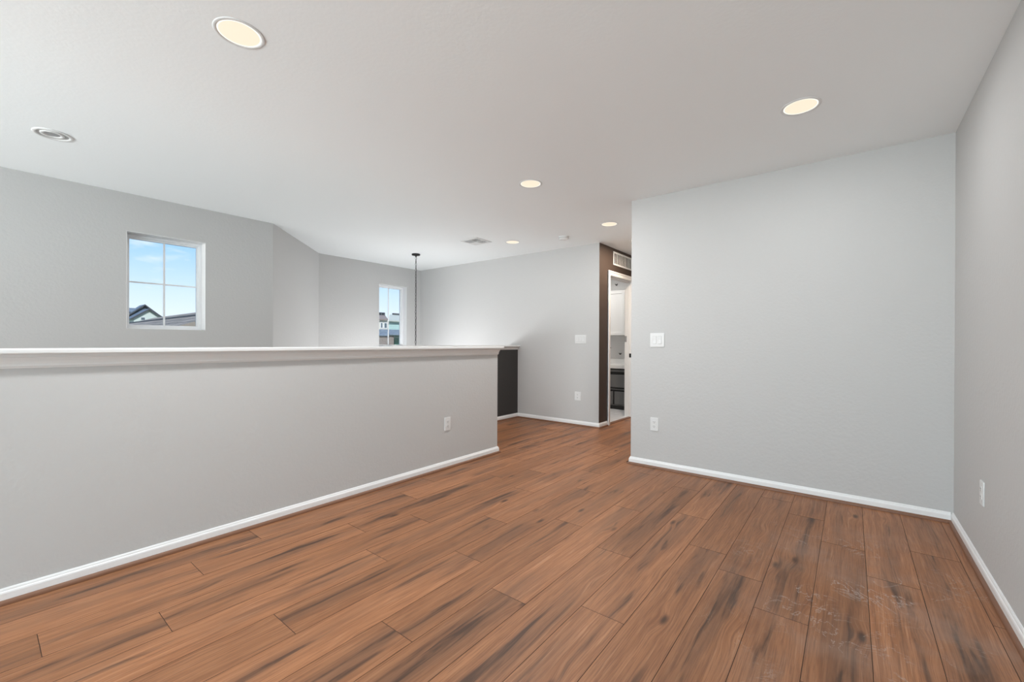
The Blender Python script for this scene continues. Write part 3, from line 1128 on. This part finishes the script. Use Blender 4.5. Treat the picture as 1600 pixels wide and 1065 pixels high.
# gabled house further off, left window
def gable_house(nm, label, x, depth, yc, half, ze, zp, wm, rm, over=.45, t=None):
    """gable end towards the viewer (+X); peak at yc, zp; eaves at ze"""
    t = t or thing(nm, label, 'house', (x, yc, -3.2))
    loc = Vector(t.location)
    bm = bmesh.new()
    pf = [(yc - half, -3.2), (yc + half, -3.2), (yc + half, ze), (yc, zp - .12), (yc - half, ze)]
    a = [bm.verts.new((x, y, z)) for y, z in pf]
    b = [bm.verts.new((x - depth, y, z)) for y, z in pf]
    bm.faces.new(a)
    bm.faces.new(b[::-1])
    for i in range(5):
        j = (i + 1) % 5
        bm.faces.new((a[i], a[j], b[j], b[i]))
    o = link('wall', bm, M[wm], t)
    o.location = -loc
    sl = (zp - ze) / half
    for s in (-1, 1):
        bm = bmesh.new()
        roof_slab(bm, [(x + over, yc, zp), (x - depth, yc, zp), (x - depth, yc + s * (half + over), ze - sl * over), (x + over, yc + s * (half + over), ze - sl * over)], .14)
        o = link('roof', bm, M[rm], t)
        o.location = -loc
        bm = bmesh.new()
        roof_slab(bm, [(x + over + .06, yc, zp + .02), (x + over, yc, zp + .02), (x + over, yc + s * (half + over), ze - sl * over + .02), (x + over + .06, yc + s * (half + over), ze - sl * over + .02)], .30)
        o = link('fascia', bm, M['fascia'], t)
        o.location = -loc
    return t

def pane(t, x, y0, y1, z0, z1, fm='trim'):
    bm = bmesh.new()
    box(bm, (x, y0 - .04, z0 - .04), (x + .06, y1 + .04, z1 + .04))
    f = link('window', bm, M[fm], t)
    f.location = -Vector(t.location)
    bm = bmesh.new()
    box(bm, (x + .061, y0, z0), (x + .08, y1, z1))
    link('pane', bm, M['darkglass'], f)

t = gable_house('gabled_house', 'pale green gabled house with slate roof, far off in the left window', -110, 5, 21.94, 2.3, 6.05, 7.75, 'siding', 'shingleblue', .5)
pane(t, -110, 20.75, 21.35, 5.45, 5.95)
pane(t, -110, 22.75, 23.25, 5.3, 5.7)
gable_house('', '', -115.6, 4, 22.35, 2.0, 7.18, 8.92, 'shingleblue', 'shingleblue', .5, t)
o = bmesh.new()
roof_slab(o, [(-118, 15, 8.19), (-118, 21.94, 8.19), (-116.6, 21.94, 7.4), (-116.6, 15, 7.4)], .2)
q = link('side_roof', o, M['shingleblue'], t)
q.location = -Vector(t.location)
o = bmesh.new()
box(o, (-120, 14, -4.0), (-117, 20.2, 7.35))
q = link('side_wall', o, M['siding'], t)
q.location = -Vector(t.location)

# houses in the stairwell window
def z_(y):
    return 5.7 - (y - 491) * .104
t = thing('cream_house', 'cream house with dark windows and blue-grey porch roof in the right window', 'house', (-54, 36, -3.2))
def padd(nm, bm, m, par=None):
    o = link(nm, bm, m, par or t)
    if par is None:
        o.location = -Vector(t.location)
    return o
M['brown_roof'] = mat('brown_grey_roof', (.27, .22, .19), .95, spec=.1)
bm = bmesh.new()
box(bm, (-58.9, 28, -3.2), (-54, 38.44, 4.66))
padd('wall', bm, M['cream'])
bm = bmesh.new()
roof_slab(bm, [(-56.5, 27.5, 5.46), (-56.5, 39.6, 5.46), (-53.6, 38.15, 4.60), (-53.6, 27.5, 4.60)], .18)
padd('roof', bm, M['brown_roof'])
for y0, y1 in ((38.46, 38.75), (39.0, 39.25)):
    bm = bmesh.new()
    box(bm, (-56.3, y0, 5.1), (-55.9, y1, 5.72))
    padd('roof_vent', bm, M['fascia'])
for y0, y1 in ((37.17, 37.42), (37.76, 38.16)):
    bm = bmesh.new()
    box(bm, (-54, y0 - .07, 3.25), (-53.93, y1 + .07, 4.08))
    f = padd('window', bm, M['trim'])
    bm = bmesh.new()
    box(bm, (-53.929, y0, 3.32), (-53.9, y1, 4.02))
    link('pane', bm, M['darkglass'], f)
bm = bmesh.new()
roof_slab(bm, [(-54, 28, 3.09), (-54, 38.4, 3.09), (-52, 37.0, 2.2), (-52, 28, 2.2)], .18)
padd('porch_roof', bm, M['shingleblue'])
bm = bmesh.new()
box(bm, (-53.8, 28, -3.2), (-52.2, 37.1, 2.08))
padd('porch', bm, M['stone'])

t = thing('sage_house', 'sage green sided house with pale roof and green door in the right window', 'house', (-60.2, 46, -3.2))
bm = bmesh.new()
box(bm, (-64.4, 42.85, -3.2), (-60.2, 54, 4.86))
padd('wall', bm, M['teal'])
bm = bmesh.new()
roof_slab(bm, [(-62.3, 44.7, 5.98), (-62.3, 54, 5.98), (-59.6, 54, 4.80), (-59.6, 42.4, 4.84)], .2)
padd('roof', bm, mat('pale_roof', (.46, .47, .40), .95, spec=.1))
bm = bmesh.new()
box(bm, (-62.6, 45.4, 5.9), (-62.2, 54, 6.26))
padd('ridge', bm, M['fascia'])
bm = bmesh.new()
roof_slab(bm, [(-60.2, 42.98, 3.34), (-60.2, 54, 3.34), (-58.2, 54, 2.54), (-58.2, 41.6, 2.54)], .2)
padd('porch_roof', bm, M['shingleblue'])
bm = bmesh.new()
box(bm, (-60.1, 41.9, -3.2), (-58.6, 42.84, 2.26))
padd('column', bm, M['stone'])
bm = bmesh.new()
box(bm, (-60.19, 44.05, -.9), (-60.0, 44.85, 1.95))
padd('door', bm, M['greendoor'])
